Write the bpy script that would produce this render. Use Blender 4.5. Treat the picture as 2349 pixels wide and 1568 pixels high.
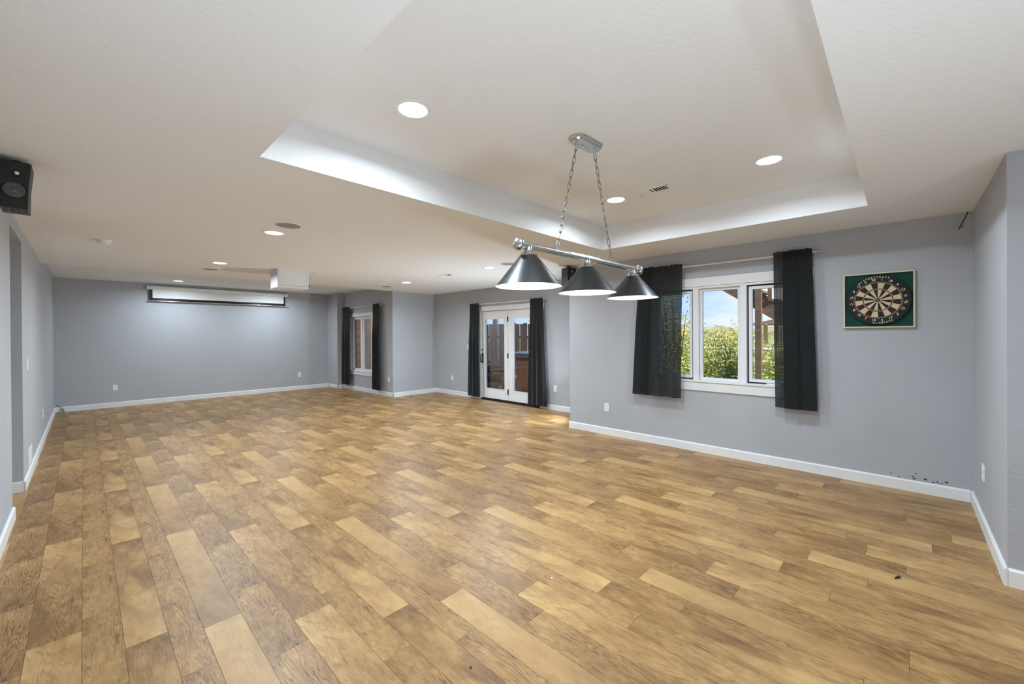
import bpy, bmesh, math, random
from mathutils import Vector, Matrix
R = random.Random(7)
for o in list(bpy.data.objects): bpy.data.objects.remove(o)
COL = bpy.context.scene.collection
SC = bpy.context.scene
PI = math.pi

# ------------------------------------------------------------------ camera
EYE = 1.4351; YAW = PI/4-.0226; PITCH = -.0037; ROLL = -.0064; FPX = 938.49; CX, CY = 1174.5, 770.0
f0 = Vector((math.cos(YAW)*math.cos(PITCH), math.sin(YAW)*math.cos(PITCH), math.sin(PITCH)))
r0 = Vector((math.sin(YAW), -math.cos(YAW), 0)); d0 = f0.cross(r0)
cr = r0*math.cos(ROLL)-d0*math.sin(ROLL); cd = r0*math.sin(ROLL)+d0*math.cos(ROLL)
cam = bpy.data.cameras.new('camera'); camo = bpy.data.objects.new('camera', cam); COL.objects.link(camo)
mw = Matrix((cr, -cd, -f0)).transposed().to_4x4(); mw.translation = (0, 0, EYE); camo.matrix_world = mw
cam.sensor_width = 36; cam.lens = FPX/2349*36; cam.shift_y = (CY-784)/2349; cam.clip_start = .05; cam.clip_end = 400
SC.camera = camo
def project(p):
    d = Vector(p)-Vector((0, 0, EYE)); z = d.dot(f0)
    if z < .05: return None
    return CX+FPX*d.dot(cr)/z, CY+FPX*d.dot(cd)/z

# ------------------------------------------------------------------ sky, sun, exposure
W = bpy.data.worlds.new('sky'); SC.world = W; W.use_nodes = True
nt = W.node_tree; nt.nodes.clear(); N = nt.nodes.new; L = nt.links.new
tc = N('ShaderNodeTexCoord'); sx = N('ShaderNodeSeparateXYZ'); L(tc.outputs['Generated'], sx.inputs[0])
rp = N('ShaderNodeValToRGB'); L(sx.outputs['Z'], rp.inputs[0])
rp.color_ramp.elements[0].position = 0.0; rp.color_ramp.elements[0].color = (.62, .80, 1, 1)
rp.color_ramp.elements[1].position = .55; rp.color_ramp.elements[1].color = (.12, .32, .85, 1)
e = rp.color_ramp.elements.new(.14); e.color = (.30, .56, 1, 1)
nz = N('ShaderNodeTexNoise'); mp = N('ShaderNodeMapping'); mp.inputs['Scale'].default_value = (2, 2, 8)
L(tc.outputs['Generated'], mp.inputs[0]); L(mp.outputs[0], nz.inputs['Vector']); nz.inputs['Scale'].default_value = 1.7; nz.inputs['Detail'].default_value = 6
cr2 = N('ShaderNodeValToRGB'); L(nz.outputs[0], cr2.inputs[0]); cr2.color_ramp.elements[0].position = .50; cr2.color_ramp.elements[1].position = .72
mx = N('ShaderNodeMix'); mx.data_type = 'RGBA'; L(cr2.outputs[0], mx.inputs[0]); L(rp.outputs[0], mx.inputs[6]); mx.inputs[7].default_value = (.92, .95, 1, 1)
bg = N('ShaderNodeBackground'); L(mx.outputs[2], bg.inputs[0]); bg.inputs[1].default_value = .95
ow = N('ShaderNodeOutputWorld'); L(bg.outputs[0], ow.inputs[0])
sun = bpy.data.lights.new('sun', 'SUN'); sun.energy = 4.5; sun.angle = .01; sun.color = (1, .93, .8)
suno = bpy.data.objects.new('sun', sun); COL.objects.link(suno); suno.location = (20, -20, 30)
suno.rotation_euler = Vector((.20, .62, -.60)).to_track_quat('-Z', 'Y').to_euler()
CAN_W = 19.0; FAR_W = 34.0; BULB_W = 5.0; NOOK_FILL_W = 40.0; LAMPCOL = (.75, .885, 1.0)
SC.view_settings.view_transform = 'Standard'; SC.view_settings.look = 'None'
SC.view_settings.exposure = 0.22; SC.view_settings.gamma = 1.0; SC.view_settings.use_curve_mapping = False

# ------------------------------------------------------------------ materials
def srgb(r, g, b):
    f = lambda c: (c/255/12.92) if c/255 <= .04045 else ((c/255+.055)/1.055)**2.4
    return (f(r), f(g), f(b), 1)
def mat(name, col, rough=.5, metal=0, bump=None, emit=None, spec=.5, vary=None, coat=0):
    m = bpy.data.materials.new(name); m.use_nodes = True; t = m.node_tree; b = t.nodes['Principled BSDF']
    b.inputs['Base Color'].default_value = col; b.inputs['Roughness'].default_value = rough; b.inputs['Metallic'].default_value = metal
    b.inputs['Specular IOR Level'].default_value = spec; b.inputs['Coat Weight'].default_value = coat
    g = t.nodes.new('ShaderNodeTexCoord')
    if bump:
        sc, st, dist = bump[:3]
        n = t.nodes.new('ShaderNodeTexNoise'); n.inputs['Scale'].default_value = sc; n.inputs['Detail'].default_value = 3
        t.links.new(g.outputs['Object'], n.inputs['Vector'])
        if len(bump) > 3:
            mp = t.nodes.new('ShaderNodeMapping'); mp.inputs['Scale'].default_value = bump[3]
            t.links.new(g.outputs['Object'], mp.inputs[0]); t.links.new(mp.outputs[0], n.inputs['Vector'])
        bp = t.nodes.new('ShaderNodeBump'); bp.inputs['Strength'].default_value = st; bp.inputs['Distance'].default_value = dist
        t.links.new(n.outputs[0], bp.inputs['Height']); t.links.new(bp.outputs[0], b.inputs['Normal'])
    if vary:
        sc, amt = vary[:2]
        n = t.nodes.new('ShaderNodeTexNoise'); n.inputs['Scale'].default_value = sc; n.inputs['Detail'].default_value = 4
        mp = t.nodes.new('ShaderNodeMapping'); mp.inputs['Scale'].default_value = vary[2] if len(vary) > 2 else (1, 1, 1)
        t.links.new(g.outputs['Object'], mp.inputs[0]); t.links.new(mp.outputs[0], n.inputs['Vector'])
        r = t.nodes.new('ShaderNodeValToRGB'); t.links.new(n.outputs[0], r.inputs[0])
        r.color_ramp.elements[0].position = .3; r.color_ramp.elements[1].position = .7
        r.color_ramp.elements[0].color = tuple(c*(1-amt) for c in col[:3])+(1,)
        r.color_ramp.elements[1].color = tuple(min(1, c*(1+amt)) for c in col[:3])+(1,)
        t.links.new(r.outputs[0], b.inputs['Base Color'])
    if emit:
        b.inputs['Emission Color'].default_value = emit[0]; b.inputs['Emission Strength'].default_value = emit[1]
    return m
M = {}
M['wall'] = mat('wall_paint', srgb(181, 183, 188), .75, bump=(55, .22, .01), vary=(1.2, .035))
M['ceil'] = mat('ceiling_paint', srgb(238, 238, 238), .85, bump=(42, .35, .012))
M['trim'] = mat('trim_paint', srgb(236, 236, 236), .4, vary=(6, .03))
M['white'] = mat('white_plastic', srgb(240, 240, 238), .35)
M['vinyl'] = mat('white_window_vinyl', srgb(238, 238, 240), .3)
M['box'] = mat('projector_box_paint', srgb(226, 225, 222), .6)
M['seamline'] = mat('panel_gap', srgb(150, 150, 150), .7)
M['nickel'] = mat('brushed_nickel', (.62, .62, .61, 1), .22, 1, bump=(200, .05, .001, (1, 30, 30)))
M['chain'] = mat('chain_metal', (.33, .33, .32, 1), .25, 1)
M['shade'] = mat('brushed_dark_steel', (.075, .077, .08, 1), .36, .9, vary=(4, .12, (1, 1, 6)), bump=(120, .04, .001, (1, 1, .05)))
M['lining'] = mat('white_enamel', srgb(245, 245, 245), .35)
M['bulb'] = mat('lit_bulb', (1, 1, 1, 1), .5, emit=((.96, .98, 1, 1), 12))
M['lens'] = mat('lit_lens', (1, 1, 1, 1), .5, emit=((.97, .99, 1, 1), 14))
M['grille'] = mat('speaker_grille', srgb(150, 150, 148), .6, vary=(90, .45))
M['black'] = mat('black_plastic', srgb(34, 35, 37), .45, vary=(14, .3))
M['blackgloss'] = mat('black_gloss', srgb(14, 14, 15), .3)
M['cone'] = mat('woofer_cone', srgb(95, 97, 98), .5, vary=(20, .3))
M['dark'] = mat('dark_gap', srgb(18, 18, 18), .8)
M['weather'] = mat('dark_weatherstrip', srgb(62, 64, 68), .6)
M['bronze'] = mat('dark_bronze', srgb(42, 38, 36), .4, .6)
M['screen'] = mat('screen_white', srgb(236, 237, 238), .8)
M['cream'] = mat('cream_wood', srgb(214, 205, 172), .5, vary=(8, .08))
M['felt'] = mat('green_felt', srgb(16, 66, 58), .95, bump=(300, .3, .002))
M['sisal_black'] = mat('black_sisal', srgb(38, 38, 40), .9, vary=(120, .25))
M['sisal_beige'] = mat('beige_sisal', srgb(214, 192, 152), .9, vary=(120, .1))
M['dart_red'] = mat('red_sisal', srgb(196, 44, 40), .85)
M['dart_green'] = mat('green_sisal', srgb(18, 104, 72), .85)
M['wire'] = mat('spider_wire', srgb(205, 208, 210), .35, .6)
M['print'] = mat('cream_print', srgb(226, 218, 190), .7)
M['cord'] = mat('black_cord', srgb(24, 24, 25), .5)
M['stain'] = mat('mold_stain', srgb(70, 66, 58), .9)
M['floorbase'] = mat('floor_underlay', srgb(84, 62, 42), .8)
M['cedar'] = mat('weathered_cedar', srgb(104, 84, 78), .85, vary=(3, .3, (6, 6, 1)))
M['redcedar'] = mat('red_cedar', srgb(196, 138, 92), .8, vary=(2.5, .25, (1, 1, 6)))
M['timber'] = mat('landscape_timber', srgb(120, 88, 74), .85, vary=(4, .3, (1, 6, 6)))
M['deck'] = mat('deck_timber', srgb(140, 112, 98), .8, vary=(3, .25, (5, 1, 5)))
M['tan'] = mat('tan_post', srgb(205, 170, 125), .8)
M['tublid'] = mat('tub_cover', srgb(122, 140, 156), .5)
M['tubwood'] = mat('tub_panel', srgb(124, 82, 66), .7, vary=(3, .25, (8, 8, 1)))
M['lawn'] = mat('lawn_grass', srgb(128, 160, 70), .9, vary=(.8, .3), bump=(40, .6, .05))
M['patio'] = mat('patio_concrete', srgb(120, 105, 94), .9, vary=(3, .15))
M['hill'] = mat('dry_hillside', srgb(176, 166, 110), .9, vary=(.12, .35))
M['bark'] = mat('bark', srgb(86, 68, 50), .9)
M['leaf1'] = mat('leaf_green', srgb(138, 158, 66), .7)
M['leaf2'] = mat('leaf_yellow', srgb(232, 216, 116), .7)
M['leaf3'] = mat('leaf_olive', srgb(182, 178, 96), .7)
M['stucco'] = mat('house_stucco', srgb(210, 206, 198), .9)
M['roof'] = mat('house_roof', srgb(120, 92, 76), .9)

def glass_mat():
    m = bpy.data.materials.new('window_glass'); m.use_nodes = True; t = m.node_tree; t.nodes.clear()
    tr = t.nodes.new('ShaderNodeBsdfTransparent'); gl = t.nodes.new('ShaderNodeBsdfGlossy'); gl.inputs['Roughness'].default_value = .02
    fr = t.nodes.new('ShaderNodeFresnel'); fr.inputs[0].default_value = 1.45
    ml = t.nodes.new('ShaderNodeMath'); ml.operation = 'MULTIPLY'; ml.inputs[1].default_value = .3
    mx = t.nodes.new('ShaderNodeMixShader'); ou = t.nodes.new('ShaderNodeOutputMaterial')
    t.links.new(fr.outputs[0], ml.inputs[0]); t.links.new(ml.outputs[0], mx.inputs[0]); t.links.new(tr.outputs[0], mx.inputs[1]); t.links.new(gl.outputs[0], mx.inputs[2]); t.links.new(mx.outputs[0], ou.inputs[0])
    return m
M['glass'] = glass_mat()

def cloth_mat(name, tcell, tline):
    # loosely woven black cloth: open cells of the weave let light through
    m = bpy.data.materials.new(name); m.use_nodes = True; t = m.node_tree; b = t.nodes['Principled BSDF']
    b.inputs['Base Color'].default_value = srgb(36, 38, 39); b.inputs['Roughness'].default_value = .95
    b.inputs['Specular IOR Level'].default_value = .15; b.inputs['Sheen Weight'].default_value = .15
    uv = t.nodes.new('ShaderNodeUVMap'); uv.uv_map = 'UVMap'; s = t.nodes.new('ShaderNodeSeparateXYZ'); t.links.new(uv.outputs[0], s.inputs[0])
    def cell(axis, per, duty):
        a = t.nodes.new('ShaderNodeMath'); a.operation = 'MULTIPLY'; a.inputs[1].default_value = 1/per; t.links.new(s.outputs[axis], a.inputs[0])
        f = t.nodes.new('ShaderNodeMath'); f.operation = 'FRACT'; t.links.new(a.outputs[0], f.inputs[0])
        g = t.nodes.new('ShaderNodeMath'); g.operation = 'LESS_THAN'; g.inputs[1].default_value = duty; t.links.new(f.outputs[0], g.inputs[0]); return g
    cx, cy = cell('X', .018, .72), cell('Y', .018, .72)
    p = t.nodes.new('ShaderNodeMath'); p.operation = 'MULTIPLY'; t.links.new(cx.outputs[0], p.inputs[0]); t.links.new(cy.outputs[0], p.inputs[1])
    q = t.nodes.new('ShaderNodeMath'); q.operation = 'MULTIPLY_ADD'; t.links.new(p.outputs[0], q.inputs[0]); q.inputs[1].default_value = tcell-tline; q.inputs[2].default_value = tline
    tr = t.nodes.new('ShaderNodeBsdfTransparent'); mx = t.nodes.new('ShaderNodeMixShader'); ou = t.nodes['Material Output']
    tl = t.nodes.new('ShaderNodeBsdfTranslucent'); tl.inputs[0].default_value = (.42, .45, .46, 1); m2 = t.nodes.new('ShaderNodeMixShader')
    q2 = t.nodes.new('ShaderNodeMath'); q2.operation = 'MULTIPLY_ADD'; t.links.new(p.outputs[0], q2.inputs[0]); q2.inputs[1].default_value = tcell*.8; q2.inputs[2].default_value = tline*.5
    t.links.new(q2.outputs[0], m2.inputs[0]); t.links.new(b.outputs[0], m2.inputs[1]); t.links.new(tl.outputs[0], m2.inputs[2])
    t.links.new(q.outputs[0], mx.inputs[0]); t.links.new(m2.outputs[0], mx.inputs[1]); t.links.new(tr.outputs[0], mx.inputs[2]); t.links.new(mx.outputs[0], ou.inputs[0])
    return m
M['cloth'] = cloth_mat('black_loose_weave', .14, .025); M['cloth_gathered'] = cloth_mat('black_gathered_weave', .012, .006)

def floor_mat(key, ramp, off, gs, bs):
    # printed oak plank; UV in metres (u across, v from the far end to the near end)
    m = bpy.data.materials.new('oak_print_'+key); m.use_nodes = True; t = m.node_tree; b = t.nodes['Principled BSDF']
    uv = t.nodes.new('ShaderNodeUVMap'); uv.uv_map = 'UVMap'; s = t.nodes.new('ShaderNodeSeparateXYZ'); t.links.new(uv.outputs[0], s.inputs[0])
    def noise(sc, scale, det, dist=0, rough=.55):
        mp = t.nodes.new('ShaderNodeMapping'); mp.inputs['Scale'].default_value = sc; mp.inputs['Location'].default_value = (off, off*1.7, off*.3)
        n = t.nodes.new('ShaderNodeTexNoise'); n.inputs['Scale'].default_value = scale; n.inputs['Detail'].default_value = det; n.inputs['Distortion'].default_value = dist
        n.inputs['Roughness'].default_value = rough
        t.links.new(uv.outputs[0], mp.inputs[0]); t.links.new(mp.outputs[0], n.inputs['Vector']); return n
    def op(kind, a, k):
        n = t.nodes.new('ShaderNodeMath'); n.operation = kind
        for i, q in enumerate((a, k)):
            if isinstance(q, (int, float)): n.inputs[i].default_value = q
            else: t.links.new(q, n.inputs[i])
        return n.outputs[0]
    def madd(a, k, c):
        return op('ADD', op('MULTIPLY', a, k), c)
    blot = noise((8, 2.6, 1), 1.3, 3, .4); mott = noise((30, 12, 1), 1.2, 5, .8, .65)
    # growth rings: contour lines of a stretched noise field
    field = noise((7.5, .75, 1), 1.6, 2, .35, .45)
    rg = op('FRACT', op('MULTIPLY', field.outputs[0], 26.0), 0.0)
    line = op('MULTIPLY', op('ABSOLUTE', op('SUBTRACT', rg, .5), 0.0), 2.0)          # 0..1 triangle
    line = op('POWER', line, 3.0)
    pores = noise((260, 7, 1), 1.4, 2, .1); pr = t.nodes.new('ShaderNodeMapRange'); pr.inputs[1].default_value = .54; pr.inputs[2].default_value = .72; t.links.new(pores.outputs[0], pr.inputs[0])
    mask = noise((5, 1.6, 1), 1.5, 2); mk = t.nodes.new('ShaderNodeMapRange'); mk.inputs[1].default_value = .35; mk.inputs[2].default_value = .62; t.links.new(mask.outputs[0], mk.inputs[0])
    geo = t.nodes.new('ShaderNodeNewGeometry'); pn = t.nodes.new('ShaderNodeTexNoise'); pn.inputs['Scale'].default_value = .9; pn.inputs['Detail'].default_value = 2
    t.links.new(geo.outputs['Position'], pn.inputs['Vector'])
    gr = t.nodes.new('ShaderNodeValToRGB'); gr.color_ramp.interpolation = 'EASE'
    t.links.new(op('MULTIPLY', s.outputs['Y'], 1/1.363), gr.inputs[0])
    els = gr.color_ramp.elements
    for i, (p, v) in enumerate(ramp):
        el = els[i] if i < 2 else els.new(p)
        el.position = p; el.color = (v, v, v, 1)
    v = op('ADD', gr.outputs[0], -.06)
    v = madd(op('SUBTRACT', blot.outputs[0], .5), bs, v)
    v = madd(op('SUBTRACT', mott.outputs[0], .5), .55*gs, v)
    v = madd(op('MULTIPLY', line, mk.outputs[0]), -.26*gs, v)
    v = madd(pr.outputs[0], -.16*gs, v)
    v = madd(op('SUBTRACT', pn.outputs[0], .5), .22, v)
    cr = t.nodes.new('ShaderNodeValToRGB'); t.links.new(v, cr.inputs[0])
    cols = [(0.0, srgb(92, 63, 34)), (.25, srgb(136, 101, 59)), (.5, srgb(174, 136, 86)), (.75, srgb(200, 164, 108)), (1.0, srgb(216, 183, 128))]
    ce = cr.color_ramp.elements; ce[0].position = 0; ce[0].color = cols[0][1]; ce[1].position = 1; ce[1].color = cols[-1][1]
    for p, c in cols[1:-1]: x = ce.new(p); x.color = c
    t.links.new(cr.outputs[0], b.inputs['Base Color'])
    b.inputs['Roughness'].default_value = .40; b.inputs['Specular IOR Level'].default_value = .45
    bp = t.nodes.new('ShaderNodeBump'); bp.inputs['Strength'].default_value = .08; bp.inputs['Distance'].default_value = .002
    t.links.new(mott.outputs[0], bp.inputs['Height']); t.links.new(bp.outputs[0], b.inputs['Normal'])
    return m

# ------------------------------------------------------------------ mesh helpers
WL = {}
class MB:
    def __init__(s): s.v = []; s.f = []; s.sm = []; s.mi = []; s.uv = []
    def add(s, vs, fs, smooth=False, mi=0):
        n = len(s.v); s.v += [tuple(v) for v in vs]
        for f in fs: s.f.append(tuple(i+n for i in f)); s.sm.append(smooth); s.mi.append(mi)
        return s
    def box(s, x0, y0, z0, x1, y1, z1, mi=0):
        x0, x1 = min(x0, x1), max(x0, x1); y0, y1 = min(y0, y1), max(y0, y1); z0, z1 = min(z0, z1), max(z0, z1)
        vs = [(x, y, z) for z in (z0, z1) for y in (y0, y1) for x in (x0, x1)]
        return s.add(vs, [(0, 2, 3, 1), (4, 5, 7, 6), (0, 1, 5, 4), (2, 6, 7, 3), (0, 4, 6, 2), (1, 3, 7, 5)], mi=mi)
    def tube(s, pts, r, n=8, closed=False, cap=True):
        pts = [Vector(p) for p in pts]; m = len(pts); rings = []
        ref = Vector((.13, .27, .95))
        for i, p in enumerate(pts):
            a = pts[(i-1) % m] if (closed or i > 0) else p; b = pts[(i+1) % m] if (closed or i < m-1) else p
            t = (b-a).normalized(); u = t.cross(ref)
            if u.length < .05: u = t.cross(Vector((1, .1, 0)))
            u.normalize(); w = t.cross(u)
            rr = r[i] if isinstance(r, (list, tuple)) else r
            rings.append([p+(u*math.cos(2*PI*k/n)+w*math.sin(2*PI*k/n))*rr for k in range(n)])
        vs = [v for g in rings for v in g]; fs = []
        for i in range(m if closed else m-1):
            j = (i+1) % m
            for k in range(n): fs.append((i*n+k, i*n+(k+1) % n, j*n+(k+1) % n, j*n+k))
        s.add(vs, fs, True)
        if cap and not closed:
            s.add(rings[0], [tuple(range(n))[::-1]]); s.add(rings[-1], [tuple(range(n))])
        return s
    def lathe(s, prof, c, ax=(0, 0, 1), n=40, capa=False, capb=False):
        # prof: list of (radius, height along ax)
        a = Vector(ax).normalized(); u = a.cross(Vector((1, 0, 0)))
        if u.length < .1: u = a.cross(Vector((0, 1, 0)))
        u.normalize(); w = a.cross(u); c = Vector(c); vs = []
        for r, h in prof:
            for k in range(n): vs.append(c+a*h+(u*math.cos(2*PI*k/n)+w*math.sin(2*PI*k/n))*r)
        fs = [(i*n+k, i*n+(k+1) % n, (i+1)*n+(k+1) % n, (i+1)*n+k) for i in range(len(prof)-1) for k in range(n)]
        s.add(vs, fs, True)
        if capa: s.add(vs[:n], [tuple(range(n))[::-1]])
        if capb: s.add(vs[-n:], [tuple(range(n))])
        return s
    def prism(s, poly, fn, d0, d1):
        # poly of 2D points, fn(a,b,d)->3D
        n = len(poly); vs = [fn(a, b, d0) for a, b in poly]+[fn(a, b, d1) for a, b in poly]
        return s.add(vs, [tuple(range(n))[::-1], tuple(range(n, 2*n))]+[(i, (i+1) % n, n+(i+1) % n, n+i) for i in range(n)])
    def build(s, name, m, parent=None, origin=None, bevel=0, sharp=40, **props):
        o = mesh_obj(name, s, m, parent, origin, sharp)
        if bevel:
            b = o.modifiers.new('Bevel', 'BEVEL'); b.width = bevel; b.segments = 2; b.limit_method = 'ANGLE'
        for k, v in props.items(): o[k] = v
        return o
def mesh_obj(name, s, m, parent=None, origin=None, sharp=40):
    if parent is not None: off = WL[parent.name]
    elif origin is not None: off = Vector(origin)
    else:
        lo = [min(v[i] for v in s.v) for i in range(3)]; hi = [max(v[i] for v in s.v) for i in range(3)]
        off = Vector(((lo[0]+hi[0])/2, (lo[1]+hi[1])/2, lo[2]))
    me = bpy.data.meshes.new(name); me.from_pydata([tuple(Vector(v)-off) for v in s.v], [], s.f)
    bm = bmesh.new(); bm.from_mesh(me); bmesh.ops.recalc_face_normals(bm, faces=bm.faces); bm.to_mesh(me); bm.free()
    me.polygons.foreach_set('use_smooth', s.sm)
    for mm in (m if isinstance(m, list) else [m]): me.materials.append(M[mm] if isinstance(mm, str) else mm)
    if any(s.mi): me.polygons.foreach_set('material_index', s.mi)
    if any(s.sm): me.set_sharp_from_angle(angle=math.radians(sharp))
    o = bpy.data.objects.new(name, me); COL.objects.link(o)
    if parent is not None: o.parent = parent; WL[o.name] = off
    else: o.location = off; WL[o.name] = off
    return o
def thing(name, loc, label=None, cat=None, group=None, kind=None):
    o = bpy.data.objects.new(name, None); COL.objects.link(o); o.location = loc; o.empty_display_size = .1; WL[o.name] = Vector(loc)
    tag(o, label, cat, group, kind); return o
def tag(o, label=None, cat=None, group=None, kind=None):
    if label: o['label'] = label
    if cat: o['category'] = cat
    if group: o['group'] = group
    if kind: o['kind'] = kind
    return o
def struct(o): o['kind'] = 'structure'; return o
def box(x0, y0, z0, x1, y1, z1): return MB().box(x0, y0, z0, x1, y1, z1)

# ------------------------------------------------------------------ the room shell
H, HF, HT = 2.44, 2.58, 2.708
XW, XD, XB, XC, XL, XR = 5.144, 6.122, 4.927, 4.718, -.398, 3.598
YR, YE, YB, YC, YF, YK = -.424, 3.692, 8.519, 11.021, 11.659, -2.6
YO1, YO2, ZO = 5.067, 5.926, 2.324
HM = H+.008                                   # ceiling beyond the drop seam
YS = 3.75
ZT = 2.95; T = .16

def wall_x(name, X, side, y0, y1, holes=(), z1=ZT):
    # wall on plane X, thickness towards side (+1/-1); holes (ya, yb, za, zb)
    b = MB(); a0, a1 = X, X+side*T
    ys = y0
    for (ya, yb, za, zb) in sorted(holes):
        b.box(a0, ys, 0, a1, ya, z1)
        if za > 0: b.box(a0, ya, 0, a1, yb, za)
        b.box(a0, ya, zb, a1, yb, z1); ys = yb
    b.box(a0, ys, 0, a1, y1, z1)
    return struct(b.build(name, 'wall', origin=(0, 0, 0)))
def wall_y(name, Y, side, x0, x1, z1=ZT):
    return struct(box(x0, Y, 0, x1, Y+side*T, z1).build(name, 'wall', origin=(0, 0, 0)))
W1 = (.74, 2.34, .865, 1.997); W2 = (9.52, 10.66, .51, 1.914); D1 = (5.09, 6.82, 0, 1.95)
wall_right = wall_x('wall_right', XW, 1, YR-T, YE, [W1])
wall_x('wall_right_rear', XR, 1, YK, YR-T)
wall_y('wall_right_return', YR, -1, XR, XW)
wall_y('wall_right_end', YE, -1, XW+T, XD+T)
wall_x('wall_doors', XD, 1, YE, YB+T, [D1])
wall_y('wall_bumpout', YB, 1, XB+T, XD)
wall_x('wall_alcove', XB, 1, YB, YC, [W2])
wall_y('wall_column_face', YC, 1, XC+T, XB+T)
wall_x('wall_column', XC, 1, YC, YF)
wall_y('wall_far', YF, 1, XL-T, XC+T)
wall_x('wall_left', XL, -1, YO2, YF); 
wall_x('wall_left_near', XL, -1, YK, YO1)
struct(box(XL-T, YO1, ZO, XL, YO2, ZT).build('wall_left_lintel', 'wall', origin=(0, 0, 0)))
wall_y('wall_rear', YK, -1, XL-T, XR+T)
# hallway beyond the opening in the left wall
wall_y('wall_hall_far', YO2, 1, -2.4, XL-T); wall_y('wall_hall_near', YO1, -1, -2.4, XL-T); wall_x('wall_hall_end', -2.4, -1, YO1-T, YO2+T)
struct(box(-2.4, YO1, ZO, XL-T, YO2, ZO+.2).build('ceiling_hall', 'ceil', origin=(0, 0, 0)))

# ceiling with the recessed tray
X1, X2, Y1, Y2 = .688, 4.309, .200, 2.605
c = MB()
c.box(XL, YK, H, X1, YS, HT); c.box(X2, YK, H, XD, YS, HT); c.box(X1, YK, H, X2, Y1, HT); c.box(X1, Y2, H, X2, YS, HT)
c.box(XL, YS, HM, XD, YB, HT)
c.box(XL, YB, HF, XD, YF, HT); c.box(XL, YK, HT, XD, YF, HT+.12)
struct(c.build('ceiling', 'ceil', origin=(0, 0, 0)))
struct(box(-2.6, YK-T, ZT, XD+T, YF+T, ZT+2.8).build('wall_upper_storey', 'stucco', origin=(0, 0, 0)))

# baseboards
BH, BT = .100, .015
def base_prof(b, p0, p1, nrm):
    p0 = Vector((p0[0], p0[1], 0)); p1 = Vector((p1[0], p1[1], 0)); n = Vector((nrm[0], nrm[1], 0))
    prof = [(0, 0), (BT, 0), (BT, BH-.012), (BT-.006, BH-.002), (BT-.009, BH), (0, BH)]
    vs = [p0+n*a+Vector((0, 0, z)) for a, z in prof]+[p1+n*a+Vector((0, 0, z)) for a, z in prof]; k = len(prof)
    b.add(vs, [tuple(range(k)), tuple(range(k, 2*k))[::-1]]+[(i, (i+1) % k, k+(i+1) % k, k+i) for i in range(k)])
def baseboard(name, p0, p1, nrm):
    b = MB(); base_prof(b, p0, p1, nrm); return struct(b.build(name, 'trim'))
g = .0015
baseboard('baseboard_right', (XW, YR+BT+g), (XW, YE+BT), (-1, 0))
baseboard('baseboard_right_return', (XR-BT, YR), (XW-g, YR), (0, 1))
baseboard('baseboard_right_rear', (XR, YK), (XR, YR-g), (-1, 0))
baseboard('baseboard_right_end', (XW, YE), (XD, YE), (0, 1))
baseboard('baseboard_doors_near', (XD, YE+BT), (XD, 5.00), (-1, 0))
baseboard('baseboard_doors_far', (XD, 6.915), (XD, YB-BT), (-1, 0))
baseboard('baseboard_bumpout', (XB-BT+g, YB), (XD, YB), (0, -1))
baseboard('baseboard_alcove_near', (XB, YB-BT), (XB, 9.66-g), (-1, 0))
baseboard('baseboard_alcove_far', (XB, 9.66), (XB, YC-BT), (-1, 0))
baseboard('baseboard_column_face', (XC-BT+g, YC), (XB, YC), (0, -1))
baseboard('baseboard_column', (XC, YC-BT), (XC, YF-BT), (-1, 0))
baseboard('baseboard_far_left', (XL+BT, YF), (1.194-g, YF), (0, -1))
baseboard('baseboard_far_middle', (1.194, YF), (3.519-g, YF), (0, -1))
baseboard('baseboard_far_right', (3.519, YF), (XC-BT, YF), (0, -1))
baseboard('baseboard_left', (XL, YO2-BT), (XL, YF-BT), (1, 0))
baseboard('baseboard_left_near', (XL, YK), (XL, YO1+BT), (1, 0))
baseboard('baseboard_hall_far', (-2.4, YO2), (XL+BT-g, YO2), (0, -1))
baseboard('baseboard_rear', (XL+BT, YK), (XR-BT, YK), (0, 1))

# ------------------------------------------------------------------ floor of printed oak planks
floor = struct(box(-2.4, YK, -.05, XD+.1, YF+.1, -.004).build('floor', 'floorbase', origin=(0, 0, 0)))
FR = [(XL, YK, XR, YR), (XL, YR, XW, YE), (XL, YE, XD+.14, YB), (XL, YB, XB, YC), (XL, YC, XC, YF), (-2.4, YO1, XL, YO2)]
OFF = [0, .178, .316, .468, .592, .748, .918]; PER = .918; LEN = 1.3635
ENDS = dict(a=[2.905], b=[3.017, 3.70], c=[2.59], d=[2.847, 3.56], e=[2.487], f=[2.035, 2.71])
RAMP = dict(a=[(0, .64), (1, .35), (.35, .54), (.7, .43)], b=[(0, .44), (1, .44), (.25, .5)], c=[(0, .38), (1, .72), (.45, .46), (.85, .55)],
            d=[(0, .44), (1, .40), (.3, .50)], e=[(0, .70), (1, .37), (.3, .57), (.7, .46)], f=[(0, .52), (1, .46), (.4, .42)])
FM = {k: floor_mat(k, RAMP[k], 3.7*i+1, gs, bs) for i, (k, gs, bs) in enumerate((('a', .8, .7), ('b', 1.1, .4), ('c', .6, .9), ('d', 1.1, .4), ('e', .4, .45), ('f', 1.1, .45)))}
planks = []
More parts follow.
